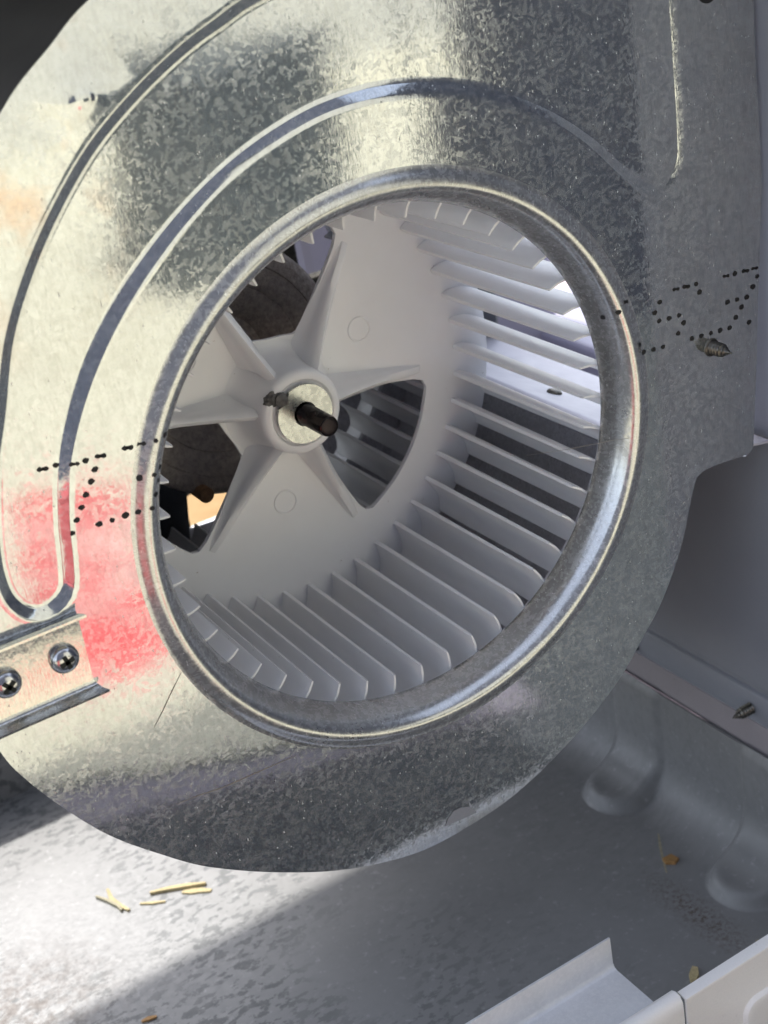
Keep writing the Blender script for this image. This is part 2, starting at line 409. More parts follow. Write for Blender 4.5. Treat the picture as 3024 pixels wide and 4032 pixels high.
# right front panel with pressed rounded rectangle
cy = FY-.024
orect = [Vector(p) for p in ((XS+.008, -3.5), (WX, -3.5), (WX, -2.51), (XS+.008, -2.51))]
r0 = rrect(XS+.33, WX-.25, -3.4, -2.735, .09)
lo = [(orect, 0), (offset_loop(r0, -.006), 0), (r0, .002), (offset_loop(r0, .014), .020), (offset_loop(r0, .022), .022), (offset_loop(r0, .05), .022)]
vv, ff = cdt(lo, lambda c: True)
pr = [(FY+.03, -2.53), (FY+.03, -2.508), (FY+.024, -2.5), (FY-.014, -2.5), (FY-.0235, -2.503), (cy, -2.51)]
V = [(x, y, z) for x in (XS+.008, WX) for y, z in pr]; kk = len(pr)
v, f = joinvf([([(a, cy-h, b) for a, b, h in vv], ff), (V, [(i, i+1, kk+i+1, kk+i) for i in range(kk-1)])])
mesh('front_panel', v, f, M['cab_front'], cab, smooth=30, solid=.012, offset=0, label='bright white front panel with pressed rounded rectangle')
# flanged shelf inside the front rail
SX = .33
pr = [(FY+.04, -2.515), (-.715, -2.515), (-.695, -2.507), (-.684, -2.485), (-.682, -2.335)]
V = [(x, y, z) for x in (LX, SX) for y, z in pr]; kk = len(pr)
mesh('inner_flange', V, [(i, i+1, kk+i+1, kk+i) for i in range(kk-1)], M['shelf'], cab, smooth=50, solid=.010, offset=0, label='pale folded metal flange behind the front rail')
# roof, rear and corner posts
v, f = box(LX, WX+.03, FY+.12, BY, 3.0, 3.06); mesh('roof_panel', v, f, M['cab'], cab)
for (x0, y0) in ((LX, FY), (LX, BY-.2)):
    v, f = box(x0, x0+.2, y0, y0+.2, -2.5, 3.0); mesh('corner_post', v, f, M['cab'], cab)
for x0, x1, z0, z1 in ((LX+.2, WX, -2.5, -2.2), (LX+.2, WX, -.3, 3.4)):
    pass
# rear damp pad with one slot left open near its foot
slot = rrect(.34, .76, -2.2, -1.55, .05); slot2 = rrect(1.5, 1.92, -.38, 0, .03)
rear = [Vector(p) for p in ((.28, -2.5), (WX, -2.5), (WX, 3.0), (-2.6, 3.0), (-2.6, .2), (.28, .2))]
vv, ff = cdt([(rear, 0), (slot, 0), (slot2, 0)], lambda c: inside(c, rear) and not inside(c, slot) and not inside(c, slot2))
mesh('rear_pad', [(a, BY-.05, b) for a, b, h in vv], ff, M['pad'], cab, solid=.1, offset=0, label='dark damp pad closing the back of the cabinet')
# ================================================================== BLOWER HOUSING
hs = thing('blower_housing', 'galvanised steel centrifugal blower housing with round inlet ring and printed digits', 'blower housing', (0, 1.06, -1.8))
OUT = [(1.787, -.581), (1.57, -.562), (1.495, -.568), (1.462, -.582), (1.447, -.612), (1.417, -.69), (1.341, -.897), (1.212, -1.117), (1.078, -1.268), (.89, -1.45), (.588, -1.634), (.272, -1.757), (.001, -1.80), (-.304, -1.795), (-.65, -1.69),
       (-.964, -1.525), (-1.249, -1.33), (-1.43, -1.158), (-1.593, -.977), (-1.718, -.79), (-1.831, -.58), (-1.895, -.40)]
for a, r in ((-180, 1.965), (-195, 2.015), (-209, 2.065), (-222, 2.115), (-234.2, 2.168), (-241, 2.19), (-247, 2.217), (-260, 2.26), (-270, 2.30)): OUT.append((r*math.cos(R(a)), r*math.sin(R(a))))
OUT += [(.6, 2.37), (1.2, 2.40), (1.92, 2.40)]
curve = catmull(OUT, sp=.035)
outline = curve + [Vector(p) for p in ((1.941, 2.39), (1.940, 1.455), (1.938, 1.172), (1.943, .95), (1.945, .80), (1.945, .67), (1.901, .256), (1.861, -.181), (1.826, -.50), (1.820, -.55), (1.807, -.572))]
inner = [(1.454, .835), (1.41, .795), (1.35, .80), (1.29, .84), (1.225, .895)]
inner_arc = [(1.505*math.cos(R(a)), 1.505*math.sin(R(a))) for a in (40, 47, 56, 65, 73, 80, 87)] + [(1.502*math.cos(R(94.8)), 1.502*math.sin(R(94.8)))] + [(r*math.cos(R(a)), r*math.sin(R(a))) for r, a in ((1.49, 102.5), (1.479, 110.8), (1.466, 120), (1.462, 129.6), (1.466, 137.8), (1.472, 145.3), (1.477, 152.6), (1.478, 159.1), (1.471, 166.5), (1.468, 171.5))]
ub = [(-1.462, .165), (-1.478, .10), (-1.52, .055), (-1.583, .036), (-1.645, .06), (-1.685, .12), (-1.699, .20), (-1.69, .32), (-1.655, .48), (-1.605, .64)]
oarc = [(-1.536, .80), (-1.443, 1.033), (-1.324, 1.224), (-1.177, 1.404), (-.999, 1.575), (-.797, 1.71), (-.602, 1.81), (-.449, 1.868), (-.324, 1.911), (-.05, 1.965), (.3, 1.99), (1.0, 2.0), (1.38, 2.0), (1.47, 1.97), (1.505, 1.88), (1.507, 1.54), (1.506, 1.21), (1.502, .98), (1.488, .89)]
groove = catmull(inner + inner_arc + ub + oarc, closed=True, sp=.03)
area = sum(a.x*b.y-b.x*a.y for a, b in zip(groove, groove[1:]+groove[:1]))
sg = 1 if area > 0 else -1
circ = lambda r, n=160: [Vector((r*math.cos(2*math.pi*i/n), r*math.sin(2*math.pi*i/n))) for i in range(n)]
RB = 1.225
loops = [(outline, 0), (circ(RB), 0), (circ(RB+.03), 0)]
for d, h in ((-.042, 0), (-.024, .0), (-.018, .0015), (.013, .0215), (.019, .024), (.038, .024)): loops.append((offset_loop(groove, sg*d), h))
dc = Vector((-.995, 1.735))
for r_, h_ in ((.055, 0), (.035, -.004), (.014, -.007)): loops.append(([dc+Vector((r_*math.cos(i*math.pi/12), r_*.7*math.sin(i*math.pi/12))) for i in range(24)], h_))
vv, ff = cdt(loops, lambda c: inside(c, outline) and c.length > RB-.002)
plate_v = [(a, PY+h*(1-.6*min(1, max(0, (a-.3)/.8))-.18*min(1, max(0, (a-1.15)/.25))), b) for a, b, h in vv]
# bell-mouth ring, revolved, joined to the plate
ringp = [(RB, PY), (1.215, PY-.001), (1.203, PY-.005), (1.190, PY-.012), (1.176, PY-.019), (1.162, PY-.023), (1.148, PY-.0215), (1.136, PY-.014), (1.124, PY+.000), (1.112, PY+.018), (1.101, PY+.039), (1.091, PY+.062), (1.083, PY+.087), (1.077, PY+.112), (1.073, PY+.132), (1.078, PY+.140)]
ring = lathe(ringp, 160)
plate = mesh('side_plate', plate_v, ff, M['zinc'], hs, smooth=60, solid=.011, offset=0)
rg = mesh('inlet_ring', ring[0], ring[1], M['zinc_ring'], hs, smooth=70, solid=.011, offset=0, label='rolled bell mouth lip around the round inlet')
for ob in (plate, rg):
    bm = bmesh.new(); bm.from_mesh(ob.data)
    for q in bm.faces:
        if ob is plate and q.normal.y > 0: q.normal_flip()
    if ob is rg: bmesh.ops.recalc_face_normals(bm, faces=bm.faces)
    bm.to_mesh(ob.data); bm.free()
# wrapper sheet
wr = []
for p in catmull(OUT[3:], sp=.04): wr.append(p*(1-.012/p.length))
k = len(wr); Y0, Y1 = PY+.006, 2.29
V = [(p.x, y, p.y) for y in (Y0, (Y0+Y1)/2, Y1) for p in wr]
sc_ = mesh('scroll_sheet', V, [(j*k+i, j*k+i+1, (j+1)*k+i+1, (j+1)*k+i) for j in range(2) for i in range(k-1)], M['zinc_in'], hs, smooth=40, solid=.012, offset=0, label='grey speckled scroll sheet wrapped around the wheel')
sc_.data.materials.clear(); sc_.data.materials.append(M['scroll_out']); sc_.data.materials.append(M['zinc_in']); sc_.modifiers[0].material_offset = 1
# cut-off tongue / outlet floor
M['tongue'] = simple('pale_outlet_sheet', (.60, .59, .66), .42, .15, .1, 60)
tg = [(1.452, -.60), (1.30, -.44), (1.225, -.365), (1.215, -.345), (1.232, -.338), (1.26, -.345), (1.78, -.545), (1.94, -.575)]
V = [(x, y, z) for y in (Y0, Y1) for x, z in tg]; k = len(tg)
mesh('cutoff_sheet', V, [(i, i+1, k+i+1, k+i) for i in range(k-1)], M['tongue'], hs, smooth=50, solid=.010, offset=0, label='pale lavender outlet floor sheet')
rv = mesh('rivet', *tube((1.41, .81, -.402), (.36, 0, .93), [(0, .040), (.012, .040), (.022, .030), (.027, .014)], 24), M['dark_steel'], hs, smooth=50)
# rear plate
hole_r = circ(1.10)
vv, ff = cdt([(outline, 0), (hole_r, 0)], lambda c: inside(c, outline) and c.length > 1.098)
mesh('rear_plate', [(a, 2.30, b) for a, b, h in vv], ff, M['zinc_in'], hs, solid=.011, offset=0)
# crescent patch standing in for a glint at the lower rim
# channel bracket with two screws
zt, zb = -.005, -.318; fl = .062; y0 = PY-.004; xr = -1.478
prb = [(y0-fl, zt+.004), (y0-fl*.6, zt+.002), (y0-.018, zt-.002), (y0-.006, zt-.010), (y0-.002, zt-.028), (y0-.002, zb+.028), (y0-.006, zb+.010), (y0-.018, zb+.002), (y0-fl*.6, zb-.006), (y0-fl, zb-.010)]
xe = [xr+.015, xr+.006, xr, xr-.002, xr-.004, xr-.012, xr-.006, xr, xr+.008, xr+.022]
V = [(-3.5, y, z) for y, z in prb] + [(x, y, z) for x, (y, z) in zip(xe, prb)]; k = len(prb)
bk = mesh('support_channel', V, [(i, i+1, k+i+1, k+i) for i in range(k-1)], M['zinc_bracket'], hs, smooth=50, solid=.010, offset=0, label='folded galvanised support channel across the plate')
def pan_screw(x, z, rot, rr=.056):
    y = y0-.008
    v, f = tube((x, y, z), (0, -1, 0), [(0, rr), (.010, rr), (.020, rr*.955), (.030, rr*.84), (.0375, rr*.66), (.042, rr*.42), (.0435, rr*.2)], 40)
    s = mesh('screw_head', v, f, M['steel'], hs, smooth=50)
    vs = []
    for q in (0, 1):
        a = rot+q*math.pi/2; L, w = rr*.50, rr*.15; c, s_ = math.cos(a), math.sin(a)
        bb = box(-L, L, y-.0465, y-.030, -w, w)
        vs.append(([(x+X*c-Z*s_, Y+(.0 if abs(X) < .01 else .0), z+X*s_+Z*c) for X, Y, Z in bb[0]], bb[1]))
    v, f = joinvf(vs); r = mesh('cross_recess', v, f, M['recess'], None); r.parent = s; r.location = (0, 0, 0)
    return s
pan_screw(-1.574, -.155, R(14)); pan_screw(-1.797, -.156, R(38))
# protruding screw points
def screw_tip(name, p, d, L, r, parent, label):
    prof = []; n = 22
    for i in range(n+1):
        t = i/n; rr = r*(1 if t < .55 else max(.12, 1-(t-.55)/.45*.95)); prof.append((L*t, rr*(1.0 if i % 3 == 1 else .72)))
    v, f = tube(p, d, prof, 20); return mesh(name, v, f, M['dark_steel'], parent, smooth=60, label=label)
screw_tip('screw_point', (1.60, PY-.002, .02), (0.03, -1, .0), .125, .033, hs, 'threaded screw tip poking out through the plate')
mesh('screw_burr', *lathe([(.043, PY-.0055), (.041, PY-.010), (.037, PY-.012), (.032, PY-.009)], 32, 1.60, .02), M['dark_steel'], hs, smooth=50)
screw_tip('screw_point', (WX, .10, -2.262), (-1, .02, -.02), .135, .034, cab, 'dark screw tip poking out of the side wall')
mesh('plug', *tube((WX, 1.07, -2.30), (-1, 0, 0), [(0, .03), (.03, .028)], 16), M['black'], cab)
# printed dot digits
PR = [(2712.6, 1085.6)]
RD = [(1228, 300, 1), (1305, 280, 0), (1397, 255, 1), (1477, 233, 1), (1500, 303, 0), (1460, 393, 0), (1408, 482, 0), (1325, 505, 0), (1242, 528, 0), (1362, 570, 0), (1313, 660, 0), (1428, 702, 0), (1260, 750, 0), (1178, 773, 0), (1097, 797, 0), (1013, 821, 0), (930, 845, 0), (793, 415, 1), (883, 391, 1), (966, 369, 0), (998, 439, 0), (650, 530, 0), (608, 621, 0), (647, 692, 0), (733, 668, 0), (819, 643, 0), (858, 709, 0), (812, 800, 0), (466, 898, 0), (507, 966, 0), (597, 941, 0), (678, 917, 0), (339, 524, 1), (272, 605, 0), (219, 672, 0), (136, 770, 2), (148, 920, 2), (210, 951, 2)]
LD = [(191, 558, 1), (247, 542, 0), (318, 528, 1), (368, 514, 0), (433, 493, 1), (407, 551, 0), (391, 604, 0), (369, 661, 0), (350, 716, 0), (329, 770, 0), (311, 827, 2), (549, 458, 1), (606, 440, 1), (662, 421, 2), (701, 398, 2), (599, 586, 0), (653, 567, 2), (675, 597, 2), (683, 540, 2), (660, 654, 2), (645, 711, 2), (594, 731, 0), (540, 750, 0), (482, 770, 0), (426, 788, 0)]
# measured print positions expressed on the plate plane (x, z)
rows = Matrix(((0.84221512, -0.35180631, 0.40854132), (-0.51623920, -0.30771341, 0.79925562), (-0.15546952, -0.88405021, -0.44077710)))
CP = Vector((-2.5901, -4.9081, 2.4983))
def plate_xz(fx, fy, y=PY):
    d = rows @ Vector(((fx-1512)/5774.5, (fy-2016)/5774.5, 1)); t = (y-CP.y)/d.y; q = CP+d*t; return q.x, q.z
DOTS = [plate_xz(2300+a/2.212, 950+b/2.212)+(k_,) for a, b, k_ in RD]+[plate_xz(a/1.0972, 1344+b/1.0972)+(k_,) for a, b, k_ in LD]
bv = [Vector(p) for p in plate_v]; nb = len(bv); bv += [Vector(p) for p in ring[0]]
bf = [tuple(q) for q in ff] if False else None
bvh = BVHTree.FromPolygons([Vector(p) for p in plate_v]+[Vector(p) for p in ring[0]], [tuple(p.vertices) for p in plate.data.polygons]+[tuple(i+nb for i in p.vertices) for p in rg.data.polygons])
V, Fc = [], []
for x, z, kd in DOTS:
    loc, nr, _, _ = bvh.ray_cast(Vector((x, -1, z)), Vector((0, 1, 0)))
    if loc is None: continue
    if nr.y > 0: nr = -nr
    blobs = [(0, 0, .0115)] if kd == 0 else ([(-.011, -.002, .0088), (.011, .003, .0088), (0, 0, .006)] if kd == 1 else [(0, 0, .0100)])
    for bx, bz, br in blobs:
        if bx == blobs[0][0]: sz_ = random.uniform(.82, 1.12)
        n0 = len(V); n = 14; c0 = loc+nr*.0075
        t1 = Vector((1, 0, 0))-nr*nr.x; t1.normalize(); t2 = nr.cross(t1)
        for i in range(n):
            a = 2*math.pi*i/n; rr = br*sz_*(1+random.uniform(-.16, .16)); V.append(tuple(c0+t1*(bx+rr*1.12*math.cos(a))+t2*(bz*(-1)+rr*.95*math.sin(a))))
        Fc.append(tuple(range(n0, n0+n)))
mesh('printed_digits', V, Fc, M['ink'], hs, label='large black dot matrix digits printed across the plate and ring')['kind'] = 'stuff'
S_ = 3024/1659
hx, hz = plate_xz(1527*S_, -4*S_)
mesh('drilled_hole', *tube((hx, PY-.0065, hz+.035), (0, -1, 0), [(0, .055), (.001, .055)], 24), M['ink'], hs)
tb = [plate_xz(a*S_, b*S_, PY-.008) for a, b in ((962, 1785), (968, 1768), (980, 1752), (996, 1744), (1012, 1743), (1024, 1748), (1030, 1755), (1000, 1769))]
mesh('rim_glint_patch', [(x, PY-.008, z) for x, z in tb], [tuple(range(len(tb)))], M['cab'], hs, label='pale crescent patch in place of the glint at the lower rim')  # pale patch painting the lit gap that glints at the rim
def scratch(pts, w):
    P = [plate_xz(a*S_, b*S_, PY-.0066) for a, b in pts]; V = []
    for i, (x, z) in enumerate(P):
        a, b = P[max(0, i-1)], P[min(len(P)-1, i+1)]; d = math.hypot(b[0]-a[0], b[1]-a[1]); nx, nz = -(b[1]-a[1])/d, (b[0]-a[0])/d
        ww = w*(.3 if i in (0, len(P)-1) else 1); V += [(x+nx*ww, PY-.0066, z+nz*ww), (x-nx*ww, PY-.0066, z-nz*ww)]
    mesh('scratch', V, [(2*i, 2*i+1, 2*i+3, 2*i+2) for i in range(len(P)-1)], M['scr'], hs)
M['scr'] = simple('scratched_zinc', (.36, .33, .31), .5, .8)
scratch([(392, 1452), (372, 1492), (352, 1535), (333, 1572)], .0022)
scratch([(380, 1738), (430, 1718), (480, 1702), (530, 1680), (580, 1658), (640, 1632)], .0018)
scratch([(1130, 985), (1230, 970), (1330, 950), (1420, 940)], .0009)
# ================================================================== BLOWER WHEEL (centre at the tip circle, coordinates relative)
wh = thing('squirrel_cage_fan', 'white plastic squirrel cage blower wheel with forty-five curved blades', 'fan wheel', (0, 0, 0))
def wmesh(name, v, f, mat, smooth=40, **k): return mesh(name, v, f, mat, wh, smooth=smooth, world=False, **k)
D = 1.063
# hub disc with three windows
WC = (-38.3, 81.7, 201.7)
def window(c):
    pts = [(.315, -20), (.30, -8), (.295, 8), (.315, 20), (.335, 23.5), (.55, 26.2), (.76, 26.6), (.815, 25.7), (.838, 23.5), (.842, 12), (.842, 0), (.842, -12), (.838, -23.5), (.815, -25.7), (.76, -26.6), (.55, -26.2), (.335, -23.5)]
    return catmull([(r*math.cos(R(c+a)), r*math.sin(R(c+a))) for r, a in pts], closed=True, sp=.05)
wins = [window(c) for c in WC]
loops = [(circ(1.204, 180), D), (circ(1.02, 120), D), (circ(.90, 120), D-.004), (circ(.26, 48), D-.006), (circ(.10, 24), D)]
for w in wins: loops.append((w, D-.004))
vv, ff = cdt(loops, lambda c: c.length > .10 and c.length < 1.2045 and not any(inside(c, w) for w in wins))
wmesh('hub_disc', [(a, h, b) for a, b, h in vv], ff, M['plastic'], solid=.026, offset=0)
bs = lathe([(.290, D-.0165), (.270, D-.022), (.250, D-.036), (.232, D-.065), (.218, D-.12), (.208, D-.19), (.204, D-.245), (.198, D-.265), (.186, D-.277), (.168, D-.281), (.160, D-.280), (.156, D-.275), (.150, D-.268), (.085, D-.268)], 72)
wmesh('hub_boss', *bs, M['plastic'])
# moulding marks
for a in (21.4, 141.4, 262.8):
    c = (.527*math.cos(R(a)), .527*math.sin(R(a)))
    v, f = lathe([(.064, D-.017), (.062, D-.0245), (.056, D-.0245), (.053, D-.0185), (.0, D-.0185)], 32, *c)
    wmesh('ejector_mark', v, f, M['plastic'])
# ribs
for c in WC:
    for sgn in (1, -1):
        n = 14; V = []; 
        a1, a2 = R(c+sgn*33), R(c+sgn*30.2); p0 = Vector((.185*math.cos(a1), .185*math.sin(a1))); p1 = Vector((.795*math.cos(a2), .795*math.sin(a2)))
        dd = (p1-p0).normalized(); nn = Vector((-dd.y, dd.x))
        Vr, Fr = [], []; K = 9
        for i in range(n+1):
            t = i/n; p = p0.lerp(p1, t); h = .03+.20*(1-t)**1.5
            if i >= n-1: h *= .75 if i == n-1 else .25
            wd = .017+.012*(1-t); flare = .018+.03*(1-t)**2
            cs = [(-wd-flare, 0), (-wd-flare*.3, .18), (-wd*.95, .45), (-wd*.9, .85), (0, 1), (wd*.9, .85), (wd*.95, .45), (wd+flare*.3, .18), (wd+flare, 0)]
            for u_, hh in cs: q = p+nn*u_; Vr.append((q.x, D-.014-h*hh, q.y))
        for i in range(n):
            for j in range(K-1): Fr.append((i*K+j, i*K+j+1, (i+1)*K+j+1, (i+1)*K+j))
        Fr.append(tuple(n*K+j for j in range(K)))
        wmesh('rib', Vr, Fr, M['plastic'], smooth=60)
# blades
TH0 = math.radians(36.3)
prb = [(1.0, 0), (1.024, -.05), (1.048, -.18), (1.086, -.78), (1.123, -1.55), (1.160, -2.75), (1.186, -4.2), (1.200, -5.4)]
def blade_mesh():
    V, F2 = [], []; ylv = [0.0, .012, .03, .30, .7, D-.03, D]; K = len(prb)
    C = [Vector((r*math.cos(R(a)), r*math.sin(R(a)))) for r, a in prb]
    N = []
    for i in range(K):
        t = (C[min(i+1, K-1)]-C[max(i-1, 0)]).normalized(); N.append(Vector((-t.y, t.x)))
    for j, yy in enumerate(ylv):
        th = .0085+.005*yy; k2 = (.55, .9, 1, 1, 1, 1, 1)[j]
        ring_ = []
        for i in range(K): ring_.append(C[i]+N[i]*th*k2*(.75 if i == 0 else 1))
        for i in range(K-1, -1, -1): ring_.append(C[i]-N[i]*th*k2*(.75 if i == 0 else 1))
        for q in ring_:
            fr = q.length; y2 = yy
            if j == 0: y2 = 0.0 - .03*max(0, (fr-1.0))/.2
            V.append((q.x, y2, q.y))
    n = 2*K
    for j in range(len(ylv)-1):
        for i in range(n): F2.append((j*n+i, j*n+(i+1) % n, (j+1)*n+(i+1) % n, (j+1)*n+i))
    for i in range(K-1): F2.append((i, n-1-i, n-2-i, i+1))
    return V, F2
bvv, bff = blade_mesh()
b0 = wmesh('blade', bvv, bff, M['plastic'], smooth=45)
bmx = bmesh.new(); bmx.from_mesh(b0.data); bmesh.ops.recalc_face_normals(bmx, faces=bmx.faces); bmx.to_mesh(b0.data); bmx.free()
rb = wmesh('blade', [(x, 2*D-y, z) for x, y, z in bvv], [tuple(reversed(q)) for q in bff], M['plastic'], smooth=45)
bmx = bmesh.new(); bmx.from_mesh(rb.data); bmesh.ops.recalc_face_normals(bmx, faces=bmx.faces); bmx.to_mesh(rb.data); bmx.free()
for src in (b0, rb):
    for i in range(45):
        o = src if i == 0 else src.copy()
        if i: link(o); o.parent = wh
        # rotation about +y by phi takes angle a (x,z plane) to a-phi
        o.rotation_euler = (0, -(TH0 + 2*math.pi*i/45), 0)
for y_, s_ in ((0, 1), (2*D, -1)):
    v, f = lathe([(1.192, y_+.11*s_), (1.192, y_-.02*s_), (1.200, y_-.045*s_), (1.214, y_-.05*s_), (1.222, y_-.03*s_), (1.222, y_+.105*s_), (1.210, y_+.113*s_)], 160, closed=True)
    wmesh('end_ring', v, f, M['plastic'])
# metal hub insert with a notch for the set screw
nc = Vector((-.092, .095)); nr_ = .036
lo = []
for i in range(90):
    a = 2*math.pi*i/90; p = Vector((.140*math.cos(a), .140*math.sin(a)))
    if (p-nc).length < nr_: p = nc+(Vector((0, 0))-nc).normalized()*nr_*math.cos(min(1.5, (math.atan2(p.y, p.x)-math.atan2(nc.y, nc.x))*4))
    lo.append(p)
vv, ff = cdt([(lo, 0), (circ(.058, 40), 0)], lambda c: c.length > .0578 and inside(c, lo))
HY = D-.292
hf = wmesh('hub_insert', [(a, HY, b) for a, b, h in vv], ff, M['washer'], solid=.018, offset=0); bevel(hf, .004)
v, f = lathe([(.150, HY+.004), (.146, HY-.012), (.146, HY+.03)], 72)
v, f = tube((-.098, HY+.01, .100), (0, -1, 0), [(0, .034), (.014, .034), (.020, .026), (.021, .01)], 20)
wmesh('set_screw', v, f, M['grime'], label='grey greasy set screw beside the shaft')
# lump of grease
bm = bmesh.new(); bmesh.ops.create_icosphere(bm, subdivisions=4, radius=1)
for q in bm.verts:
    n_ = noise.noise(q.co*2.3)*.35+noise.noise(q.co*6)*.15; s = 1+n_
    q.co = Vector((-.125+q.co.x*.050*s, HY+.022+q.co.y*.018*s, .110+q.co.z*.034*s))
V = [tuple(q.co) for q in bm.verts]; Fc = [tuple(x.index for x in q.verts) for q in bm.faces]; bm.free()
wmesh('grease_patch', V, Fc, M['grime'], smooth=80)
# ================================================================== MOTOR
mt = thing('blower_motor', 'dark cast motor behind the wheel with its black shaft through the hub', 'motor', (0, 2.0, 0))
sh_ = [(0, .05), (1.30, .05), (1.318, .046), (1.322, .0395)]
v, f = tube((0, 1.86, 0), (0, -1, 0), sh_, 48, cap=False); mesh('shaft', v, f, M['shaft'], mt, smooth=40)
v, f = lathe([(.0395, 1.86-1.322), (.036, 1.86-1.318), (.030, 1.86-1.3205), (.018, 1.86-1.319), (.008, 1.86-1.3215), (0, 1.86-1.3205)], 40); mesh('shaft_end', v, f, M['shaft_end'], mt, smooth=60, label='dull turned end of the shaft')
mp = [(.0, 1.66), (.14, 1.66), (.20, 1.665), (.225, 1.69), (.24, 1.72), (.27, 1.72), (.30, 1.68), (.36, 1.645), (.425, 1.622), (.43, 1.628), (.435, 1.62), (.50, 1.598), (.545, 1.592), (.55, 1.598), (.556, 1.59), (.60, 1.590), (.635, 1.60), (.655, 1.63), (.662, 1.68), (.662, 2.75), (.60, 2.85), (0, 2.87)]
v, f = lathe(mp, 96); mesh('casing', v, f, M['motor'], mt, smooth=50)
for a in (-116, -26, 64, 154):
    x, z = .632*math.cos(R(a)), .632*math.sin(R(a))
    mesh('bolt', *tube((x, 1.66, z), (0, -1, 0), [(0, .041), (.13, .041), (.138, .035)], 20), M['rust'], mt, smooth=50)
for a in (-150, 30, 62, 150):
    d = Vector((math.cos(R(a)), 0, math.sin(R(a)))); n_ = Vector((-d.z, 0, d.x))*.05
    p0, p1 = d*.64, d*1.16
    vs = []
    for yy in (2.20, 2.27):
        for p in (p0, p1):
            for s in (-1, 1): q = p+n_*s; vs.append((q.x, yy, q.z))
    mesh('mount_arm', vs, [(0, 1, 3, 2), (4, 6, 7, 5), (0, 2, 6, 4), (1, 5, 7, 3), (2, 3, 7, 6), (0, 4, 5, 1)], M['bracket_dark'], mt)
v, f = lathe([(.60, 2.24), (1.16, 2.24), (1.16, 2.27), (.60, 2.27)], 120, closed=True)
keep = []
for q in f:
    cx_ = sum(v[i][0] for i in q)/4; cz_ = sum(v[i][2] for i in q)/4; a = math.degrees(math.atan2(cz_, cx_))
    if a > 170 or a < -99.5: keep.append(q)
mesh('mount_plate', v, keep, M['bracket_dark'], mt, label='dark motor mounting plate closing part of the far inlet')
# ================================================================== wood shavings on the pan floor
def shaving(pts, w, mat, label, h=.016, z=FL, twist=0, group=None):
    """a thin split strip of wood following pts (x,y)"""
    P = [Vector((a[0], a[1], a[2] if len(a) > 2 else 0)) for a in pts]; V, Fc = [], []
    n = len(P)
    for i, p in enumerate(P):
        t = (P[min(i+1, n-1)]-P[max(i-1, 0)]).normalized(); s = Vector((-t.y, t.x, 0))
        ww = w*(.55 if i in (0, n-1) else random.uniform(.85, 1.15))
        for a, b in ((-1, 0), (-.8, 1), (.9, .85), (1, .1)):
            q = p+s*ww*a; V.append((q.x, q.y, z+.004+p.z+b*h))
    for i in range(n-1):
        for j in range(4): Fc.append((i*4+j, i*4+(j+1) % 4, (i+1)*4+(j+1) % 4, (i+1)*4+j))
    Fc.append((0, 1, 2, 3)); Fc.append(tuple((n-1)*4+j for j in (3, 2, 1, 0)))
    o = mesh('wood_shaving', V, Fc, mat); L = W(P[n//2].x, P[n//2].y, z)
    for vt in o.data.vertices: vt.co -= L
    o.location = L
    return tag(o, label, 'wood shaving', group or 'wood shavings on the pan floor')
def fl(px_, py_):     # position on the pan floor of a shaving measured in the photograph (full-size pixels)
    d = rows @ Vector(((px_-1512)/5774.5, (py_-2016)/5774.5, 1)); t = (FL-CP.z)/d.z; q = CP+d*t; return (q.x, q.y)
E2 = lambda a, b: fl(a/1.0972, 2688+b/1.0972)
F2_ = lambda a, b: fl(1512+a/1.0972, 2688+b/1.0972)
shaving([E2(652, 922), E2(730, 904), E2(810, 890), E2(893, 880)], .018, M['straw'], 'longest pale straw shaving on the bright left floor', .03)
shaving([E2(790, 915), E2(830, 912), E2(870, 907), E2(915, 908)], .026, M['straw'], 'split ended shaving touching the longest one', .02)
shaving([E2(608, 965), E2(660, 962), E2(718, 955)], .015, M['straw'], 'short thin shaving just below the longest one', .02)
shaving([E2(468, 905), E2(485, 945), E2(520, 975), E2(562, 995)], .017, M['straw'], 'curved arm of the crossed pair of shavings at left', .025)
shaving([E2(420, 938), E2(470, 955), E2(515, 978), E2(530, 998)], .014, M['straw_grey'], 'straight arm of the crossed pair of shavings at left', .03)
shaving([F2_(1186, 660), F2_(1193, 710), F2_(1205, 770), F2_(1222, 830)], .009, M['straw_grey'], 'thin grey wisp standing by the orange flake', .012)
shaving([F2_(1212, 785), F2_(1240, 775), F2_(1268, 785)], .045, M['bark'], 'orange brown bark flake beside the thin wisp', .03)
shaving([F2_(1345, 1245), F2_(1340, 1275), F2_(1337, 1305)], .030, M['straw'], 'stubby tan chip close to the white front panel', .03)
shaving([F2_(1612, 1128), F2_(1632, 1150), F2_(1650, 1172)], .020, M['straw_grey'], 'tan chip at the far right beside the panel edge', .025)
shaving([E2(615, 1475), E2(645, 1462), E2(680, 1452)], .018, M['bark'], 'brown sliver at the bottom edge of the photo', .02)
# ================================================================== what stands around the cooler (seen in the metal and through the outlet)
v, f = box(8.66, 9.6, -14.0, -2.2, GZ, 9); o = mesh('garden_wall', v, f, M['slate']); tag(o, 'dark slate grey rendered wall beside the cooler', 'wall')
def bin_(x0, x1, y0_, y1_, z1, name, label, cat, mat, rot=0):
    t = thing(name, label, cat, ((x0+x1)/2, (y0_+y1_)/2, GZ))
    v, f = box(x0, x1, y0_, y1_, GZ, z1); v = [((x-(x0+x1)/2)*(.88 if z < z1 else 1)+(x0+x1)/2, (y-(y0_+y1_)/2)*(.88 if z < z1 else 1)+(y0_+y1_)/2, z) for x, y, z in v]
    bevel(mesh('body', v, f, mat, t), .12, 3)
    v, f = box(x0-.03, x1+.03, y0_-.03, y1_+.03, z1+.01, z1+.15); bevel(mesh('lid', v, f, mat, t), .06, 3)
    t.rotation_euler = (0, 0, rot)
    return t
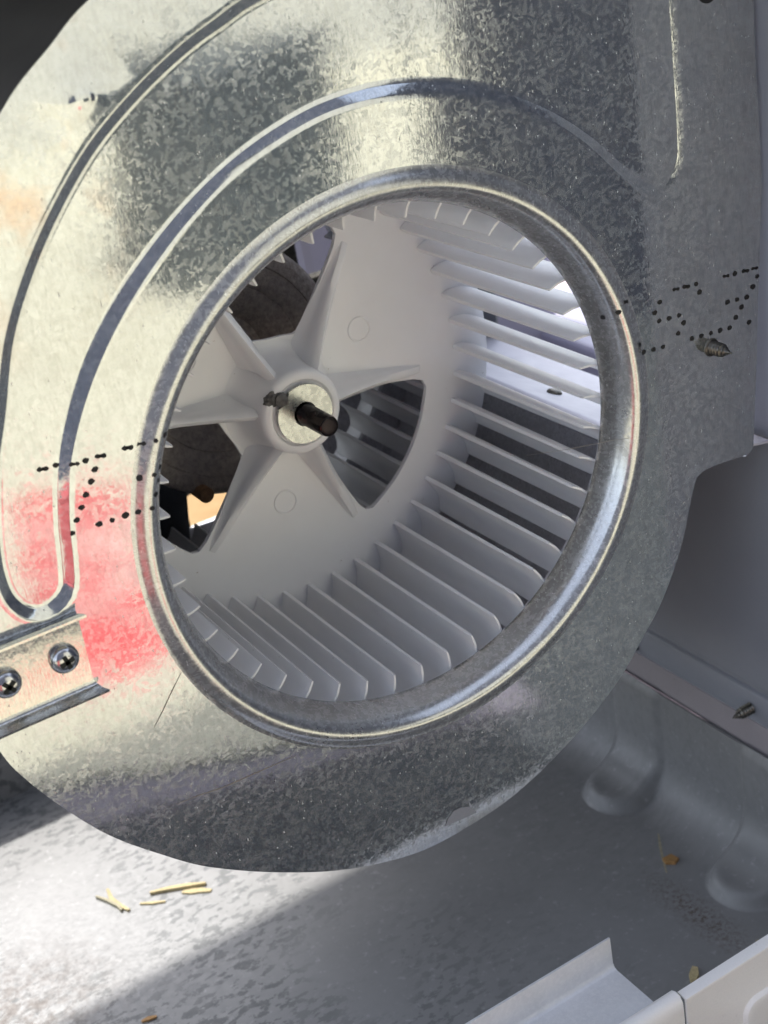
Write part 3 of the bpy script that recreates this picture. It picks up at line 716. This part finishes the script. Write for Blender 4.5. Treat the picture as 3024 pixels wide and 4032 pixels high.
bin_(5.0, 7.9, -17.5, -14.9, -.75, 'storage_bin', 'dark blue grey lidded bin standing in front of the cooler', 'bin', M['bin'], R(-22))
bin_(-6.3, -4.5, -7.5, -5.7, -.9, 'red_shirt_stand_in', 'added red crate in place of the red shirt mirrored in the groove', 'crate', M['red'])  # added red block, mirrored in the metal like a shirt behind the camera
# red cloth added on the ground in place of a mirrored red shirt
n = 22; V = []; A, B, C_, D_ = Vector((-.5, -6.3)), Vector((.65, -6.1)), Vector((1.9, -10.2)), Vector((.5, -10.6))
for i in range(n+1):
    for j in range(n+1):
        s, t = i/n, j/n; p = (A*(1-s)+B*s)*(1-t)+(D_*(1-s)+C_*s)*t
        p += Vector((noise.noise(Vector((s*4, t*4, 2)))*.15, noise.noise(Vector((s*4, t*4, 5)))*.15))
        V.append((p.x, p.y, GZ+.06+.14*(noise.noise(Vector((p.x*2.1, p.y*1.3, 0)))+1)*min(1, 6*min(s, 1-s, t, 1-t)+.1)))
o = mesh('red_cloth', V, [(i*(n+1)+j, (i+1)*(n+1)+j, (i+1)*(n+1)+j+1, i*(n+1)+j+1) for i in range(n) for j in range(n)], M['cloth'], smooth=80, solid=.03, offset=1)
tag(o, 'crumpled red cloth added on the sunny ground to give the red reflection', 'cloth')
# behind: planks and tubs glimpsed through the openings
t = thing('ochre_plank', 'ochre yellow board with a white edge lying behind the cooler', 'plank', (1.9, 7.6, GZ))
v, f = box(.6, 4.0, 7.9, 9.4, GZ+.01, GZ+.12); mesh('board', v, f, M['ochre'], t)
v, f = box(.6, 4.0, 7.6, 7.89, GZ+.01, GZ+.14); mesh('edge_strip', v, f, M['white'], t)
v, f = box(3.0, 14, 2.0, 22, GZ+.02, GZ+.08); o = mesh('paving', v, f, M['paver']); tag(o, kind='structure')
bin_(4.2, 6.2, 2.0, 5.6, -2.0, 'plastic_tub', 'lavender plastic tub outside the outlet opening', 'tub', M['lav'])

M['stucco'] = simple('cream_stucco', (.47, .46, .39), .9, 0, .12, 1.5, .6, 40, .004)
v, f = box(1.2, 19.2, -31, -30, GZ, 20); o = mesh('stucco_wall', v, f, M['stucco']); tag(o, 'tall sunlit cream stucco wall of the house opposite', 'wall')

v, f = box(1.2, 19.2, -31.2, -29.6, 20.02, 62); o = mesh('sky_dimming_gable', v, f, M['slate']); tag(o, 'added dark gable above the cream stucco wall, darkening the sky reflections', 'gable')  # added out of view to darken sky reflections and cut sky light
bin_(1.98, 4.5, 4.8, 6.4, 1.7, 'plastic_tub', 'larger lavender tub added behind the cooler to block sun at the rear slot', 'tub', M['lav'])  # added tub, keeps sun through the rear slot off the pan
v, f = box(-34, 1.19, -30.8, -29.8, GZ, 50); o = mesh('added_dark_boarding', v, f, M['slate']); tag(o, 'tall dark boarding added left of the cream wall to darken reflections', 'fence')  # added out of view so the groove mirrors something dark

# loose grit scattered over the pan floor
random.seed(21); V, Fc = [], []
for i in range(420):
    if i % 3: x, y = random.gauss(1.33, .16), random.gauss(.0, .45)
    else: x, y = random.uniform(-2.2, 1.6), random.uniform(-.6, 3.2)
    if x > 1.6 or y < -.65: continue
    r = random.uniform(.0025, .0075); a = random.uniform(0, 3.14); n0 = len(V)
    for q in range(3): V.append((x+r*math.cos(a+q*2.1), y+1.4*r*math.sin(a+q*2.1), FL+.008))
    V.append((x, y, FL+.009+r*.8)); Fc += [(n0, n0+1, n0+3), (n0+1, n0+2, n0+3), (n0+2, n0, n0+3)]
M['grit'] = simple('brown_grit', (.09, .065, .05), .9, 0, .5, 600)
o = mesh('floor_grit', V, Fc, M['grit']); tag(o, 'brown grit and dirt specks scattered over the pan floor', 'grit', kind='stuff')
